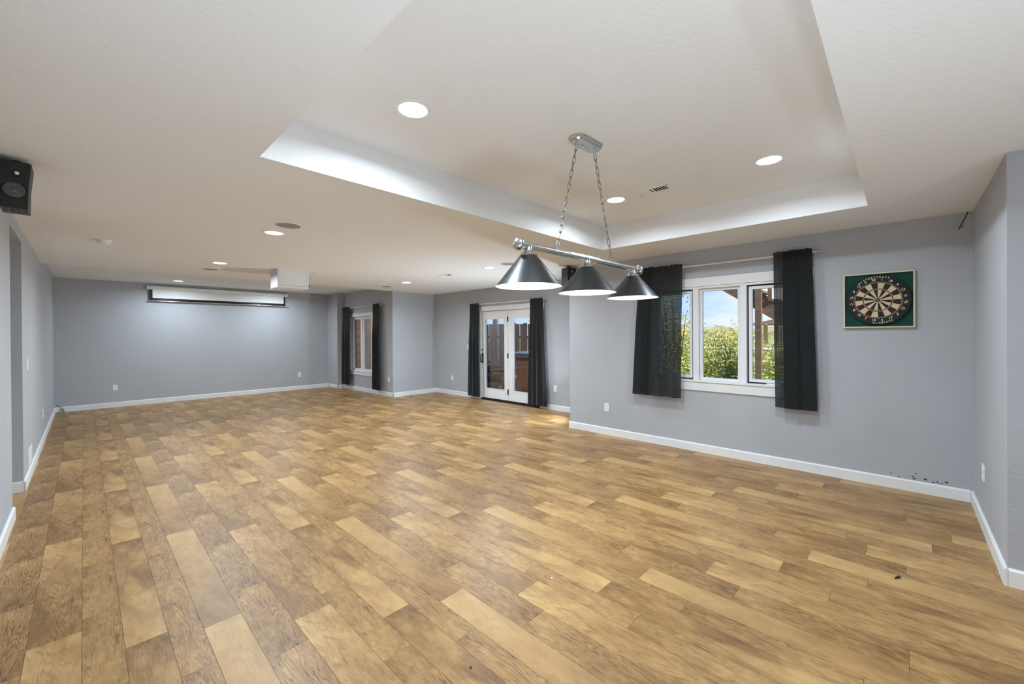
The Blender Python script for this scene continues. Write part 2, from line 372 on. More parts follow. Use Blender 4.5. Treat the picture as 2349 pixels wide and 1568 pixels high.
for p in range(-3, 8):
    for i, k in enumerate('abcdef'):
        xa, xb = -.195+p*PER+OFF[i], -.195+p*PER+OFF[i+1]
        st = ENDS[k]; n = len(st); seq = []
        for q in range(-6, 15):
            for s_ in st: seq.append(s_+q*LEN-p*LEN/2)
        seq.sort()
        for ya, yb in zip(seq, seq[1:]):
            hit = [(max(xa, r[0]), max(ya, r[1]), min(xb, r[2]), min(yb, r[3])) for r in FR]
            hit = [h for h in hit if h[2]-h[0] > .004 and h[3]-h[1] > .004]
            if not hit: continue
            cl = (min(h[0] for h in hit), min(h[1] for h in hit), max(h[2] for h in hit), max(h[3] for h in hit))
            area = 0
            pr = [project((x, y, 0)) for x, y in ((cl[0], cl[1]), (cl[2], cl[1]), (cl[2], cl[3]), (cl[0], cl[3]))]
            if all(pr):
                pr = [(min(max(u, 0), 2349), min(max(v, 0), 1568)) for u, v in pr]
                area = abs(sum(pr[j][0]*pr[(j+1) % 4][1]-pr[(j+1) % 4][0]*pr[j][1] for j in range(4)))/2
            planks.append((area, k, cl, (xa, yb)))
planks.sort(key=lambda q: -q[0])
GAP = .0006; cache = {}
def plank_geo(cl, org):
    x0, y0, x1, y1 = cl[0]+GAP-org[0], cl[1]+GAP-org[1], cl[2]-GAP-org[0], cl[3]-GAP-org[1]
    return (round(x0, 4), round(y0, 4), round(x1, 4), round(y1, 4))
BOXF = [(0, 2, 3, 1), (4, 5, 7, 6), (0, 1, 5, 4), (2, 6, 7, 3), (0, 4, 6, 2), (1, 3, 7, 5)]
def set_uv(me, coords):
    ul = me.uv_layers.new(name='UVMap')
    for lp in me.loops: ul.data[lp.index].uv = coords[lp.vertex_index]
for area, k, cl, org in planks[:300]:
    gk = (k,)+plank_geo(cl, org)
    if gk not in cache:
        x0, y0, x1, y1 = gk[1:]
        vs = [(x, y, z) for z in (-.004, 0) for y in (y0, y1) for x in (x0, x1)]
        me = bpy.data.meshes.new('plank'); me.from_pydata(vs, [], BOXF); set_uv(me, [(v[0], -v[1]) for v in vs]); me.materials.append(FM[k]); cache[gk] = me
    o = bpy.data.objects.new('plank', cache[gk]); COL.objects.link(o); o.parent = floor; o.location = (org[0], org[1], 0)
vs, fs, uvs, mi = [], [], [], []
for area, k, cl, org in planks[300:]:
    x0, y0, x1, y1 = plank_geo(cl, org); n = len(vs)
    for z in (-.004, 0):
        for y in (y0, y1):
            for x in (x0, x1): vs.append((x+org[0], y+org[1], z)); uvs.append((x, -y))
    for f in BOXF: fs.append(tuple(i+n for i in f)); mi.append('abcdef'.index(k))
me = bpy.data.meshes.new('small_planks'); me.from_pydata(vs, [], fs); set_uv(me, uvs)
for k in 'abcdef': me.materials.append(FM[k])
me.polygons.foreach_set('material_index', mi)
o = bpy.data.objects.new('small_planks', me); COL.objects.link(o); o.parent = floor; o['kind'] = 'stuff'

# ------------------------------------------------------------------ windows and patio door
def frame_x(b, x0, x1, y0, y1, z0, z1, w):
    b.box(x0, y0, z0, x1, y0+w, z1); b.box(x0, y1-w, z0, x1, y1, z1); b.box(x0, y0+w, z0, x1, y1-w, z0+w); b.box(x0, y0+w, z1-w, x1, y1-w, z1); return b
w = thing('window_1', (XW, 1.54, W1[2]), kind='structure')
box(XW-.018, .655, 1.997, XW, 2.425, 2.10).build('casing_head', 'trim', w, bevel=.002)
box(XW-.016, .665, .865, XW, .745, 1.997).build('casing_side', 'trim', w, bevel=.002)
box(XW-.016, 2.335, .865, XW, 2.415, 1.997).build('casing_side', 'trim', w, bevel=.002)
box(XW-.018, .655, .742, XW, 2.425, .846).build('apron', 'trim', w, bevel=.002)
box(XW-.03, .65, .846, XW+.1, 2.43, .868).build('stool', 'trim', w, bevel=.003)
box(XW+.0, 1.272, .868, XW+.11, 1.338, 1.997).build('mullion', 'vinyl', w, bevel=.002)
box(XW+.0, 1.790, .868, XW+.11, 1.858, 1.997).build('mullion', 'vinyl', w, bevel=.002)
box(XW-.004, .745, 1.972, XW+.11, 2.335, 1.997).build('head_jamb', 'vinyl', w)
fr = frame_x(MB(), XW+.035, XW+.085, 1.338, 1.790, .868, 1.972, .032).build('fixed_sash', 'vinyl', w, bevel=.003)
box(XW+.055, 1.37, .90, XW+.061, 1.758, 1.94).build('pane', 'glass', fr)
box(XW+.022, 1.776, .88, XW+.035, 1.784, 1.96).build('bead', 'vinyl', fr)
for ya, yb in ((.748, 1.272), (1.858, 2.332)):
    frame_x(MB(), XW+.045, XW+.10, ya, yb, .868, 1.972, .024).build('weatherstrip', 'weather', w)
    cs = frame_x(MB(), XW+.030, XW+.075, ya+.017, yb-.017, .885, 1.955, .032).build('casement_sash', 'vinyl', w, bevel=.003)
    box(XW+.05, ya+.05, .918, XW+.056, yb-.05, 1.922).build('pane', 'glass', cs)
    box(XW+.005, (ya+yb)/2-.07, .868, XW+.03, (ya+yb)/2+.07, .882).build('crank_cover', 'vinyl', cs, bevel=.003)

w = thing('window_2', (XB, 10.09, W2[2]), kind='structure')
box(XB-.018, 9.42, 1.914, XB, 10.76, 2.008).build('casing_head', 'trim', w, bevel=.002)
box(XB-.016, 9.43, .51, XB, 9.525, 1.914).build('casing_side', 'trim', w, bevel=.002)
box(XB-.016, 10.655, .51, XB, 10.75, 1.914).build('casing_side', 'trim', w, bevel=.002)
box(XB-.018, 9.42, .412, XB, 10.76, .496).build('apron', 'trim', w, bevel=.002)
box(XB-.03, 9.415, .496, XB+.1, 10.765, .514).build('stool', 'trim', w, bevel=.003)
box(XB+.005, 10.03, .514, XB+.10, 10.11, 1.914).build('mullion', 'vinyl', w, bevel=.002)
for ya, yb in ((9.525, 10.03), (10.11, 10.655)):
    cs = frame_x(MB(), XB+.03, XB+.09, ya, yb, .514, 1.914, .06).build('casement_sash', 'vinyl', w, bevel=.004)
    box(XB+.055, ya+.058, .572, XB+.061, yb-.058, 1.856).build('pane', 'glass', cs)
    box(XB+.005, (ya+yb)/2-.06, .514, XB+.03, (ya+yb)/2+.06, .53).build('crank_cover', 'vinyl', cs, bevel=.003)

d = thing('door_1', (XD, 5.96, 0), kind='structure')
box(XD-.018, 5.00, 1.95, XD, 6.91, 2.05).build('casing_head', 'trim', d, bevel=.002)
box(XD-.016, 5.01, 0, XD, 5.095, 1.95).build('casing_side', 'trim', d, bevel=.002)
box(XD-.016, 6.815, 0, XD, 6.90, 1.95).build('casing_side', 'trim', d, bevel=.002)
box(XD, 6.795, .03, XD+.15, 6.82, 1.95).build('jamb', 'vinyl', d); box(XD, 5.09, .03, XD+.15, 5.135, 1.95).build('jamb', 'vinyl', d)
box(XD-.01, 5.095, 0, XD+.15, 6.815, .032).build('threshold', 'bronze', d, bevel=.004)
for ya, yb, pa, pb in ((5.138, 5.985, 5.24, 5.838), (5.993, 6.793, 6.092, 6.69)):
    lf = MB(); x0, x1 = XD+.02, XD+.065
    lf.box(x0, ya, .045, x1, pa, 1.942); lf.box(x0, pb, .045, x1, yb, 1.942); lf.box(x0, pa, .045, x1, pb, .258); lf.box(x0, pa, 1.768, x1, pb, 1.942)
    lf = lf.build('door_leaf', 'trim', d, bevel=.002)
    box(x0+.02, pa-.004, .25, x0+.026, pb+.004, 1.776).build('pane', 'glass', lf)
    frame_x(MB(), x0-.006, x0+.004, pa-.012, pb+.012, .246, 1.780, .014).build('glazing_bead', 'trim', lf)
for z0, z1 in ((1.70, 1.81), (.935, 1.04), (.172, .282)):
    MB().box(XD+.008, 5.978, z0, XD+.022, 6.0, z1).tube([(XD+.008, 5.989, z0), (XD+.008, 5.989, z1)], .007).build('hinge', 'bronze', d)
hb = box(XD+.014, 6.755, .80, XD+.022, 6.79, 1.03).build('handle_plate', 'bronze', d, bevel=.003)
MB().tube([(XD+.016, 6.773, .99), (XD-.035, 6.773, .99), (XD-.042, 6.77, .96), (XD-.042, 6.77, .86), (XD-.035, 6.773, .835), (XD+.016, 6.773, .835)], .010).build('pull_handle', 'bronze', hb)
MB().lathe([(.016, 0), (.016, .012), (.008, .016)], (XD+.014, 6.773, 1.10), (-1, 0, 0), 16, capb=True).build('deadbolt', 'bronze', d)

# ------------------------------------------------------------------ recessed lights, speakers and vents in the ceiling
def area_light(name, loc, size, power, spread=166):
    l = bpy.data.lights.new(name, 'AREA'); l.shape = 'DISK'; l.size = size; l.energy = power; l.spread = math.radians(spread); l.color = LAMPCOL
    o = bpy.data.objects.new(name, l); COL.objects.link(o); o.location = loc; return o
def can_light(x, y, z, label, power=CAN_W):
    t = thing('recessed_light', (x, y, z), label, 'ceiling light', 'recessed ceiling lights')
    MB().lathe([(.100, 0), (.1005, -.003), (.096, -.006), (.083, -.006), (.077, -.002), (.077, 0)], (x, y, z), n=48).build('trim_ring', 'white', t)
    MB().lathe([(.0005, -.0035), (.05, -.003), (.077, -.0015)], (x, y, z), n=48).build('lens', 'lens', t)
    a = area_light('can_lamp', (x, y, z-.012), .15, power); return t
can_light(1.293, 1.998, HT, 'large bright round recessed light at the far left corner of the ceiling tray')
can_light(3.505, 1.971, HT, 'bright round recessed light beside the air vent in the ceiling tray')
can_light(3.501, .712, HT, 'bright round recessed light in the tray corner on the dartboard side')
can_light(1.293, .712, HT, 'recessed light in the near left corner of the ceiling tray')
can_light(1.299, 4.466, HM, 'lit recessed light right next to the largest round ceiling speaker', FAR_W)
can_light(1.303, 6.824, HM, 'lit recessed light between ceiling speaker and projector box on the left', FAR_W)
can_light(1.352, 10.796, HF, 'small lit recessed light just above the projection screen', FAR_W*.62)
can_light(3.25, 10.796, HF, 'recessed light above the screen, hidden behind the projector box', FAR_W*.62)
can_light(4.301, 6.921, HM, 'small lit recessed light in front of the bumped-out wall corner', FAR_W)
can_light(4.247, 4.520, HM, 'small lit recessed light just left of the hanging lamp bar', FAR_W)
can_light(1.293, -1.5, H, 'unseen recessed light added near the rear wall on the left')  # unseen light added behind the camera for fill

def grille(x, y, z, label):
    t = thing('ceiling_speaker', (x, y, z), label, 'speaker', 'round ceiling speakers')
    MB().lathe([(.118, 0), (.118, -.003), (.112, -.006), (.104, -.006), (.102, -.003), (.102, 0)], (x, y, z), n=40).build('bezel', 'white', t)
    MB().lathe([(.0005, -.005), (.06, -.005), (.102, -.0035)], (x, y, z), n=40).build('mesh_grille', 'grille', t)
grille(1.301, 4.075, HM, 'largest round perforated speaker grille in ceiling, behind a lit light')
grille(1.321, 7.547, HM, 'round ceiling speaker grille nearest the projection screen')
grille(4.356, 7.759, HM, 'dark round ceiling speaker grille near the bumped-out wall corner')
grille(4.221, 4.090, HM, 'round ceiling speaker grille just left of the hanging lamp')

t = thing('smoke_detector', (.15, 6.06, HM), 'small round white smoke detector on the ceiling near left wall', 'smoke detector')
MB().lathe([(.066, 0), (.066, -.010), (.062, -.014)], (.15, 6.06, HM), n=32, capb=True).build('base_plate', 'white', t)
MB().lathe([(.050, -.014), (.052, -.030), (.040, -.042), (.0005, -.045)], (.15, 6.06, HM), n=32).build('cover', 'white', t)

def vent(name, cx, cy, z, lx, ly, label, dark_half):
    t = thing(name, (cx, cy, z), label, 'vent')
    b = MB(); fw = .026
    b.box(cx-lx/2, cy-ly/2, z-.006, cx+lx/2, cy-ly/2+fw, z); b.box(cx-lx/2, cy+ly/2-fw, z-.006, cx+lx/2, cy+ly/2, z)
    b.box(cx-lx/2, cy-ly/2+fw, z-.006, cx-lx/2+fw, cy+ly/2-fw, z); b.box(cx+lx/2-fw, cy-ly/2+fw, z-.006, cx+lx/2, cy+ly/2-fw, z)
    b.box(cx-lx/2+fw, cy-.008, z-.006, cx+lx/2-fw, cy+.008, z)
    b.build('frame', 'white', t)
    box(cx-lx/2+fw, cy-ly/2+fw, z-.001, cx+lx/2-fw, cy+ly/2-fw, z).build('backing', 'dark', t)
    n = 12
    sl = None
    for i in range(n):
        y = cy-ly/2+fw+(i+.5)*(ly-2*fw)/n
        if abs(y-cy) < .012: continue
        tilt = 1 if y > cy else -1
        hw = .0068
        vs = [(cx-lx/2+fw, y-hw, z-.0015 if tilt > 0 else z-.0065), (cx+lx/2-fw, y-hw, z-.0015 if tilt > 0 else z-.0065), (cx+lx/2-fw, y+hw, z-.0065 if tilt > 0 else z-.0015), (cx-lx/2+fw, y+hw, z-.0065 if tilt > 0 else z-.0015)]
        vs += [(a, b_, c_-.0008) for a, b_, c_ in vs]
        MB().add(vs, [(0, 1, 2, 3), (7, 6, 5, 4), (0, 4, 5, 1), (1, 5, 6, 2), (2, 6, 7, 3), (3, 7, 4, 0)]).build('slat', 'white', t)
    for sx_, sy_ in ((-1, -1), (1, 1)): MB().lathe([(.006, -.006), (.005, -.008)], (cx+sx_*(lx/2-.013), cy+sy_*(ly/2-.013), z), n=10, capb=True).build('screw', 'bronze', t)
vent('ceiling_vent', 3.503, 1.60, HT, .15, .31, 'white slatted air vent in the ceiling tray beside a light', True)
vent('ceiling_vent', 4.258, 5.60, HM, .13, .30, 'thin slatted air vent in the low ceiling beyond the hanging lamp', True)

# invented uplights, added out of view as fill light for the ceiling
def uplight(x, y, label, power, k=1.0, spread=170, tilt=0):
    t = thing('fill_uplight', (x, y, 0), label, 'added fill light', 'added fill uplights')
    MB().lathe([(.10*k, 0), (.11*k, .02), (.11*k, .20), (.20*k, .30), (.197*k, .30), (.105*k, .205), (.0005, .20)], (x, y, 0), n=32).build('can', 'nickel', t)
    MB().lathe([(.0005, .275), (.15*k, .275), (.175*k, .27)], (x, y, 0), n=32).build('lens', 'lining', t)
    o = area_light('fill_lamp', (x, y, .31), .36*k, power, spread); o.rotation_euler = (PI+tilt, 0, 0)
uplight(1.05, .45, 'added unseen fill uplight just right of the camera', 9.5); uplight(1.0, -.75, 'added unseen fill uplight behind the right of the camera', 7.5)
uplight(.05, .75, 'added unseen fill uplight just left of the camera', 6.5); uplight(1.2, -2.0, 'added unseen fill uplight at the rear wall', 13)
t = thing('fill_uplight', (5.92, 3.86, 0), 'small added fill uplight, unseen in the nook behind the window wall', 'added fill light', 'added fill uplights')  # unseen lamp added to throw fill onto the far ceiling
MB().lathe([(.07, 0), (.07, .015), (.015, .025), (.012, .16)], (5.92, 3.86, 0), n=24).build('base', 'nickel', t)
ud = (Vector((2.2, 7.0, H))-Vector((5.92, 3.86, .24))).normalized()
MB().lathe([(.03, -.08), (.06, -.06), (.075, .03), (.07, .03), (.0005, .0)], (5.92, 3.86, .24), ud, 24).build('head', 'nickel', t)
o = area_light('fill_lamp', Vector((5.92, 3.86, .24))+ud*.035, .13, NOOK_FILL_W, 125); o.rotation_euler = ud.to_track_quat('-Z', 'Y').to_euler()

# ------------------------------------------------------------------ hanging billiard lamp
PA = Vector((1.676, 1.545, 1.940)); PB = Vector((2.985, 1.488, 1.928)); ux = (PB-PA).normalized()
lamp = thing('billiard_lamp', (2.30, 1.515, 1.70), 'three-shade billiard lamp with brushed metal bar hanging on two chains', 'lamp')
MB().tube([PA+ux*.02, PB-ux*.02], .0205, 24).build('bar', 'nickel', lamp)
for P, s_ in ((PA, -1), (PB, 1)):
    MB().lathe([(.0205, -.05), (.024, -.048), (.024, -.018), (.030, -.014), (.036, -.004), (.037, .006), (.032, .018), (.018, .027), (.0005, .030)], P, ux*s_, 28).build('end_knob', 'nickel', lamp)
def onbar(x): return PA+ux*((x-PA.x)/ux.x)
for x in (1.752, 2.312, 2.893):
    p = onbar(x); zr = 1.707
    zt = p.z-.055
    MB().lathe([(.047, zt), (.187, zr+.002), (.1885, zr)], (p.x, p.y, 0), n=64).build('shade', 'shade', lamp)
    MB().lathe([(.045, zt-.003), (.185, zr+.003), (.1885, zr)], (p.x, p.y, 0), n=64).build('shade_lining', 'lining', lamp)
    MB().lathe([(.049, zt-.006), (.050, zt+.002), (.044, zt+.008), (.030, zt+.018), (.024, zt+.030), (.022, zt+.05)], (p.x, p.y, 0), n=32).build('collar', 'nickel', lamp)
    MB().lathe([(.0005, zr+.055), (.02, zr+.06), (.03, zr+.08), (.027, zr+.10), (.014, zr+.125), (.013, zt)], (p.x, p.y, 0), n=20).build('bulb', 'bulb', lamp)
    l = bpy.data.lights.new('bulb_light', 'POINT'); l.energy = BULB_W; l.shadow_soft_size = .034; l.color = LAMPCOL
    lo = bpy.data.objects.new('bulb_light', l); COL.objects.link(lo); lo.location = (p.x, p.y, zr+.05)
cc = Vector((2.305, 1.515, HT)); uy = Vector((-ux.y, ux.x, 0)).normalized(); uh = Vector((ux.x, ux.y, 0)).normalized()
def stadium(r, half, n=14):
    return [(half+r*math.cos(a), r*math.sin(a)) for a in [(-PI/2+PI*k/n) for k in range(n+1)]]+[(-half+r*math.cos(a), r*math.sin(a)) for a in [(PI/2+PI*k/n) for k in range(n+1)]]
b = MB(); rings = [(.062, 0), (.062, -.010), (.056, -.014), (.055, -.022), (.046, -.032)]; pts = []; n_ = None
for r, h in rings:
    st = stadium(r, .085); n_ = len(st); pts += [cc+uh*a+uy*c_+Vector((0, 0, h)) for a, c_ in st]
fs = [(i*n_+k, i*n_+(k+1) % n_, (i+1)*n_+(k+1) % n_, (i+1)*n_+k) for i in range(len(rings)-1) for k in range(n_)]+[tuple(range((len(rings)-1)*n_, len(rings)*n_))]
b.add(pts, fs, True).build('canopy', 'nickel', lamp, sharp=25)
for q in (-.055, .055): MB().lathe([(.010, -.032), (.010, -.038), (.006, -.044), (.0005, -.045)], cc+uh*q*.4+uy*.012, n=14).build('thumb_nut', 'nickel', lamp)
def link_mesh():
    b = MB(); r = .0024; w_, h_ = .0085, .017; pts = []
    for k in range(7): a = PI*k/6; pts.append((w_*math.cos(a), 0, h_-w_+w_*math.sin(a)+.0))
    for k in range(7): a = PI+PI*k/6; pts.append((w_*math.cos(a), 0, -(h_-w_)+w_*math.sin(a)))
    b.tube([(x, y, z*1.25) for x, y, z in pts], r, 6, closed=True); return b
lm = None
for tx, bx in ((-.098, 2.012), (.098, 2.606)):
    top = cc+uh*tx+Vector((0, 0, -.045)); bot = onbar(bx)+Vector((0, 0, .034)); v = bot-top; ln = v.length; n = 15; dirv = v.normalized()
    MB().tube([top+Vector((0, 0, .016)), top-dirv*.0, top+dirv*.008], [.008, .007, .004], 10).build('chain_loop', 'nickel', lamp)
    MB().tube([bot+Vector((0, 0, .002)), bot-Vector((0, 0, .02))], .006, 10).build('chain_loop', 'nickel', lamp)
    q0 = dirv.to_track_quat('Z', 'X')
    for i in range(n):
        c_ = top+v*((i+.5)/n)
        if lm is None:
            o = link_mesh().build('chain_link', 'chain', lamp, sharp=80); lm = o.data
            for vv in lm.vertices: vv.co += WL[lamp.name]
        else:
            o = bpy.data.objects.new('chain_link', lm); COL.objects.link(o); o.parent = lamp
        o.location = c_-WL[lamp.name]; o.rotation_mode = 'QUATERNION'
        o.rotation_quaternion = q0 @ Matrix.Rotation(.5+(PI/2 if i % 2 else 0), 3, 'Z').to_quaternion(); sc_ = ln/n/.034; o.scale = (1, 1, sc_)

# ------------------------------------------------------------------ curtains and rods
def interp(tab, u, k):
    for a, b in zip(tab, tab[1:]):
        if u <= b[0]:
            t_ = (u-a[0])/(b[0]-a[0]); t_ = t_*t_*(3-2*t_); return a[k]+(b[k]-a[k])*t_
    return tab[-1][k]
def curtain(label, group, X0_, yt, yb, zt, zb, tab, seed, ripple=.004, nr=14, hem=0.0, m='cloth'):
    rr = random.Random(seed); nu, nv = 96, 26; vs, uv = [], []; X = X0_-.046
    ph = [rr.uniform(0, 6) for _ in range(4)]
    wid = abs(yb[1]-yb[0])*1.6
    for j in range(nv+1):
        v = j/nv
        for i in range(nu+1):
            u = i/nu; gy = interp(tab, u, 1); dx = interp(tab, u, 2)
            k = min(1, .35+v*1.4)
            y = (yt[0]+(yt[1]-yt[0])*gy)*(1-v**.9)+(yb[0]+(yb[1]-yb[0])*gy)*v**.9
            rip = ripple*(1-v)**10*math.sin(u*nr*2*PI+ph[0])+.003*math.sin(u*9+v*3+ph[1])*v
            x = X+dx*k+rip+.008
            z = zt+(zb-zt)*v
            if j == 0: z += .0035*math.sin(u*nr*2*PI+ph[2])+.003*math.sin(u*23+ph[3])
            if j == 0: x += .002*math.sin(u*nr*2*PI+ph[3])
            z += hem*math.sin(u*5+ph[1])*v**3
            hb = min(1, max(0, (j-3)/9)); hb = hb*hb*(3-2*hb)
            x = min(x, X+.030)*hb+(X+.030-.004*(j == 0)-abs(rip)-.003*abs(math.sin(u*nr*PI+ph[0])))*(1-hb)
            if j == 1: z = zt-.022
            if j == 2: z = zt-.045
            vs.append((x, y, z)); uv.append((u*wid, z))
    fs = [(j*(nu+1)+i, j*(nu+1)+i+1, (j+1)*(nu+1)+i+1, (j+1)*(nu+1)+i) for j in range(nv) for i in range(nu)]
    b = MB().add(vs, fs, True)
    lo = [min(q[i] for q in vs) for i in range(3)]; hi = [max(q[i] for q in vs) for i in range(3)]
    o = b.build('curtain', m, sharp=180); ul = o.data.uv_layers.new(name='UVMap')
    for lp in o.data.loops: ul.data[lp.index].uv = uv[lp.vertex_index]
    tag(o, label, 'curtain', group); return o
def rod(label, X, y0, y1, z, wallx):
    t = thing('curtain_rod', (X, (y0+y1)/2, z), label, 'curtain rod', 'curtain rods')
    MB().tube([(X, y0, z), (X, y1, z)], .008, 12).build('rod', 'white', t)
    for y, s_ in ((y0, -1), (y1, 1)):
        MB().lathe([(.009, -.004), (.014, 0), (.014, .016), (.010, .020), (.019, .030), (.019, .036)], (X, y, z), (0, s_, 0), 20, capb=True).build('finial', 'nickel', t)
        MB().tube([(X, y-s_*.02, z-.004), (X, y-s_*.02, z-.010), (wallx-.004, y-s_*.02, z-.012)], .005, 8).box(wallx-.005, y-s_*.02-.012, z-.035, wallx, y-s_*.02+.012, z+.012).build('bracket', 'nickel', t)
CXW, CXD, CXB = XW-.075, XD-.075, XB-.075
def pleats(n, amp, seed, e=0):
    r = random.Random(seed); tab = [(0, 0, e)]
    for i in range(1, n):
        u = i/n; s_ = 1 if i % 2 else -1
        tab.append((u, min(1, max(0, u+r.uniform(-.25, .25)/n+.12*s_/n)), amp*s_*r.uniform(.6, 1.2)))
    tab.append((1, 1, 0)); return tab
GW, GD, GA = 'curtains at the three-pane window', 'curtains at the patio door', 'curtains at the small window'
curtain('sheer-edged short black curtain left of the three-pane window, half behind the lamp', GW, CXW, (1.942, 2.50), (1.962, 2.605), 2.283, .640,
        [(0, 0, 0), (.16, .15, -.022), (.30, .29, .006), (.44, .44, -.02), (.56, .57, .006), (.64, .675, -.030), (.67, .66, .0), (.70, .655, .018), (.84, .97, .016), (.86, 1.0, .004), (.88, .99, -.010), (.94, .83, -.018), (1, .675, .004)], 3, .005, 16)
curtain('short black curtain between the three-pane window and the dartboard', GW, CXW, (.992, .660), (.978, .614), 2.280, .650,
        [(0, 0, .012), (.14, .17, .014), (.27, .60, .020), (.32, .64, .004), (.43, .26, -.012), (.46, .24, -.020), (.62, .58, -.026), (.65, .63, -.010), (.68, .62, .016), (.80, .96, .014), (.83, 1.0, .0), (.86, .97, -.012), (.93, .80, -.018), (1, .64, -.004)], 5, .005, 15)
curtain('long black curtain on the left side of the glass patio door', GD, CXD, (6.775, 7.065), (6.725, 7.145), 2.126, .062, pleats(7, .028, 11), 7, .004, 10, m='cloth_gathered')
curtain('long black curtain on the right side of the glass patio door', GD, CXD, (5.262, 4.955), (5.325, 4.838), 2.130, .066, pleats(7, .028, 12), 9, .004, 10, m='cloth_gathered')
curtain('long black curtain in the corner left of the small double window', GA, CXB, (10.53, 10.945), (10.505, 10.995), 2.186, .135, pleats(7, .028, 13), 11, .004, 10, m='cloth_gathered')
curtain('long black curtain right of the small double window, beside an outlet', GA, CXB, (9.275, 8.960), (9.303, 8.872), 2.190, .130, pleats(7, .028, 14), 13, .004, 10, m='cloth_gathered')
rod('thin white curtain rod over the three-pane window', CXW, .640, 2.52, 2.243, XW)
rod('thin curtain rod over the glass patio door', CXD, 4.93, 7.09, 2.104, XD)
rod('thin curtain rod over the small double window', CXB, 8.92, 10.97, 2.156, XB)

# ------------------------------------------------------------------ dartboard
yc, zc = .169, 1.732
DF = .034
dart = thing('dartboard', (XW, yc, 1.475), 'black and beige dartboard in a cream frame with green felt backing', 'dartboard')
def dp(h, v, dd): return (XW-dd, yc-h, zc+v)
b = MB()
y0, y1, z0, z1, fw = -.080, .420, 1.475, 1.990, .013
b.box(XW-DF, y0, z0, XW, y0+fw, z1); b.box(XW-DF, y1-fw, z0, XW, y1, z1); b.box(XW-DF, y0+fw, z0, XW, y1-fw, z0+fw); b.box(XW-DF, y0+fw, z1-fw, XW, y1-fw, z1)
b.build('frame', 'cream', dart, bevel=.002)
box(XW-.010, y0+fw, z0+fw, XW, y1-fw, z1-fw).build('felt_panel', 'felt', dart)
RB = .2265
DB = .042
board = MB().lathe([(RB, .010), (RB, DB-.002), (RB-.002, DB), (.0005, DB)], (XW, yc, zc), (-1, 0, 0), 72).build('board', 'sisal_black', dart)
def seg(name, m, ra, rb, a0, a1, n=4, d=DB+.0012):
    poly = [(rb*math.sin(a0+(a1-a0)*i/n), rb*math.cos(a0+(a1-a0)*i/n)) for i in range(n+1)]+[(ra*math.sin(a1-(a1-a0)*i/n), ra*math.cos(a1-(a1-a0)*i/n)) for i in range(n+1)]
    MB().prism(poly, dp, DB-.001, d).build(name, m, board)
order = [20, 1, 18, 4, 13, 6, 10, 15, 2, 17, 3, 19, 7, 16, 8, 11, 14, 9, 12, 5]
S = 2*PI/20
for i in range(20):
    a0, a1 = (i-1)*S, i*S; dk = i % 2 == 0
    seg('single_segment', 'sisal_black' if dk else 'sisal_beige', .016, .097, a0, a1)
    seg('treble_segment', 'dart_red' if dk else 'dart_green', .097, .107, a0, a1)
    seg('single_segment', 'sisal_black' if dk else 'sisal_beige', .107, .160, a0, a1)
    seg('double_segment', 'dart_red' if dk else 'dart_green', .160, .170, a0, a1)
MB().lathe([(.0155, DB), (.0155, DB+.0012), (.0068, DB+.0012)], (XW, yc, zc), (-1, 0, 0), 24).build('outer_bull', 'blackgloss', board)
MB().lathe([(.0068, DB), (.0068, DB+.0016), (.0004, DB+.0016)], (XW, yc, zc), (-1, 0, 0), 20).build('bullseye', 'dart_red', board)
b = MB()
for r in (.0158, .097, .107, .160, .170): b.tube([dp(r*math.sin(2*PI*k/60), r*math.cos(2*PI*k/60), DB+.0018) for k in range(60)], .0007, 4, closed=True)
for i in range(20):
    a = i*S; b.tube([dp(.016*math.sin(a), .016*math.cos(a), DB+.0018), dp(.176*math.sin(a), .176*math.cos(a), DB+.0018)], .0007, 4)
b.build('wire_spider', 'wire', board)
def text_geo(txt, size, bold=True):
    c_ = bpy.data.curves.new('t', 'FONT'); c_.body = txt; c_.size = size; c_.align_x = 'CENTER'; c_.align_y = 'CENTER'
    if bold: c_.offset = size*.02
    to = bpy.data.objects.new('t', c_); COL.objects.link(to); bpy.context.view_layer.update()
    me = bpy.data.meshes.new_from_object(to); vs = [v.co.copy() for v in me.vertices]; fs = [tuple(p.vertices) for p in me.polygons]
    bpy.data.objects.remove(to); bpy.data.curves.remove(c_); bpy.data.meshes.remove(me); return vs, fs
for i, n in enumerate(order):
    a = (i-.5)*S; vs, fs = text_geo(str(n), .030); r = .190
    # numerals stand upright and lean with the ring, as on a wire number ring
    lean = a if abs(((a+PI) % (2*PI))-PI) < PI/2 else a+PI
    lean = math.atan2(math.sin(lean), math.cos(lean))*.35
    out = [dp(r*math.sin(a)+v.x*math.cos(lean)+v.y*math.sin(lean), r*math.cos(a)-v.x*math.sin(lean)+v.y*math.cos(lean), DB+.001) for v in vs]
    MB().add(out, fs).build('numeral', 'print', board)
def arc_text(txt, r, amid, step, size, flip=False):
    b = MB(); n = len(txt)
    for i, ch in enumerate(txt):
        vs, fs = text_geo(ch, size); k = i-(n-1)/2; a = amid+(-k if flip else k)*step
        if flip: rot = a+PI
        else: rot = a
        b.add([dp(r*math.sin(a)+v.x*math.cos(rot)+v.y*math.sin(rot), r*math.cos(a)-v.x*math.sin(rot)+v.y*math.cos(rot), DB+.001) for v in vs], fs)
    return b
arc_text('SPORTCRAFT', .2125, -.06, .092, .021).build('lettering', 'print', board)
arc_text('OLYMPEUS', .2135, PI-.17, .087, .019, True).build('lettering', 'print', board)
a = -.72; b = MB()
P0 = Vector(dp(.205*math.sin(a), .205*math.cos(a), DB+.002)); P1 = Vector(dp(.2125*math.sin(-.56), .2125*math.cos(-.56), DB+.002))
b.tube([P0, P0.lerp(P1, .3), P0.lerp(P1, .6), P1], [.006, .004, .0025, .001], 6).build('dart_emblem', 'print', board)

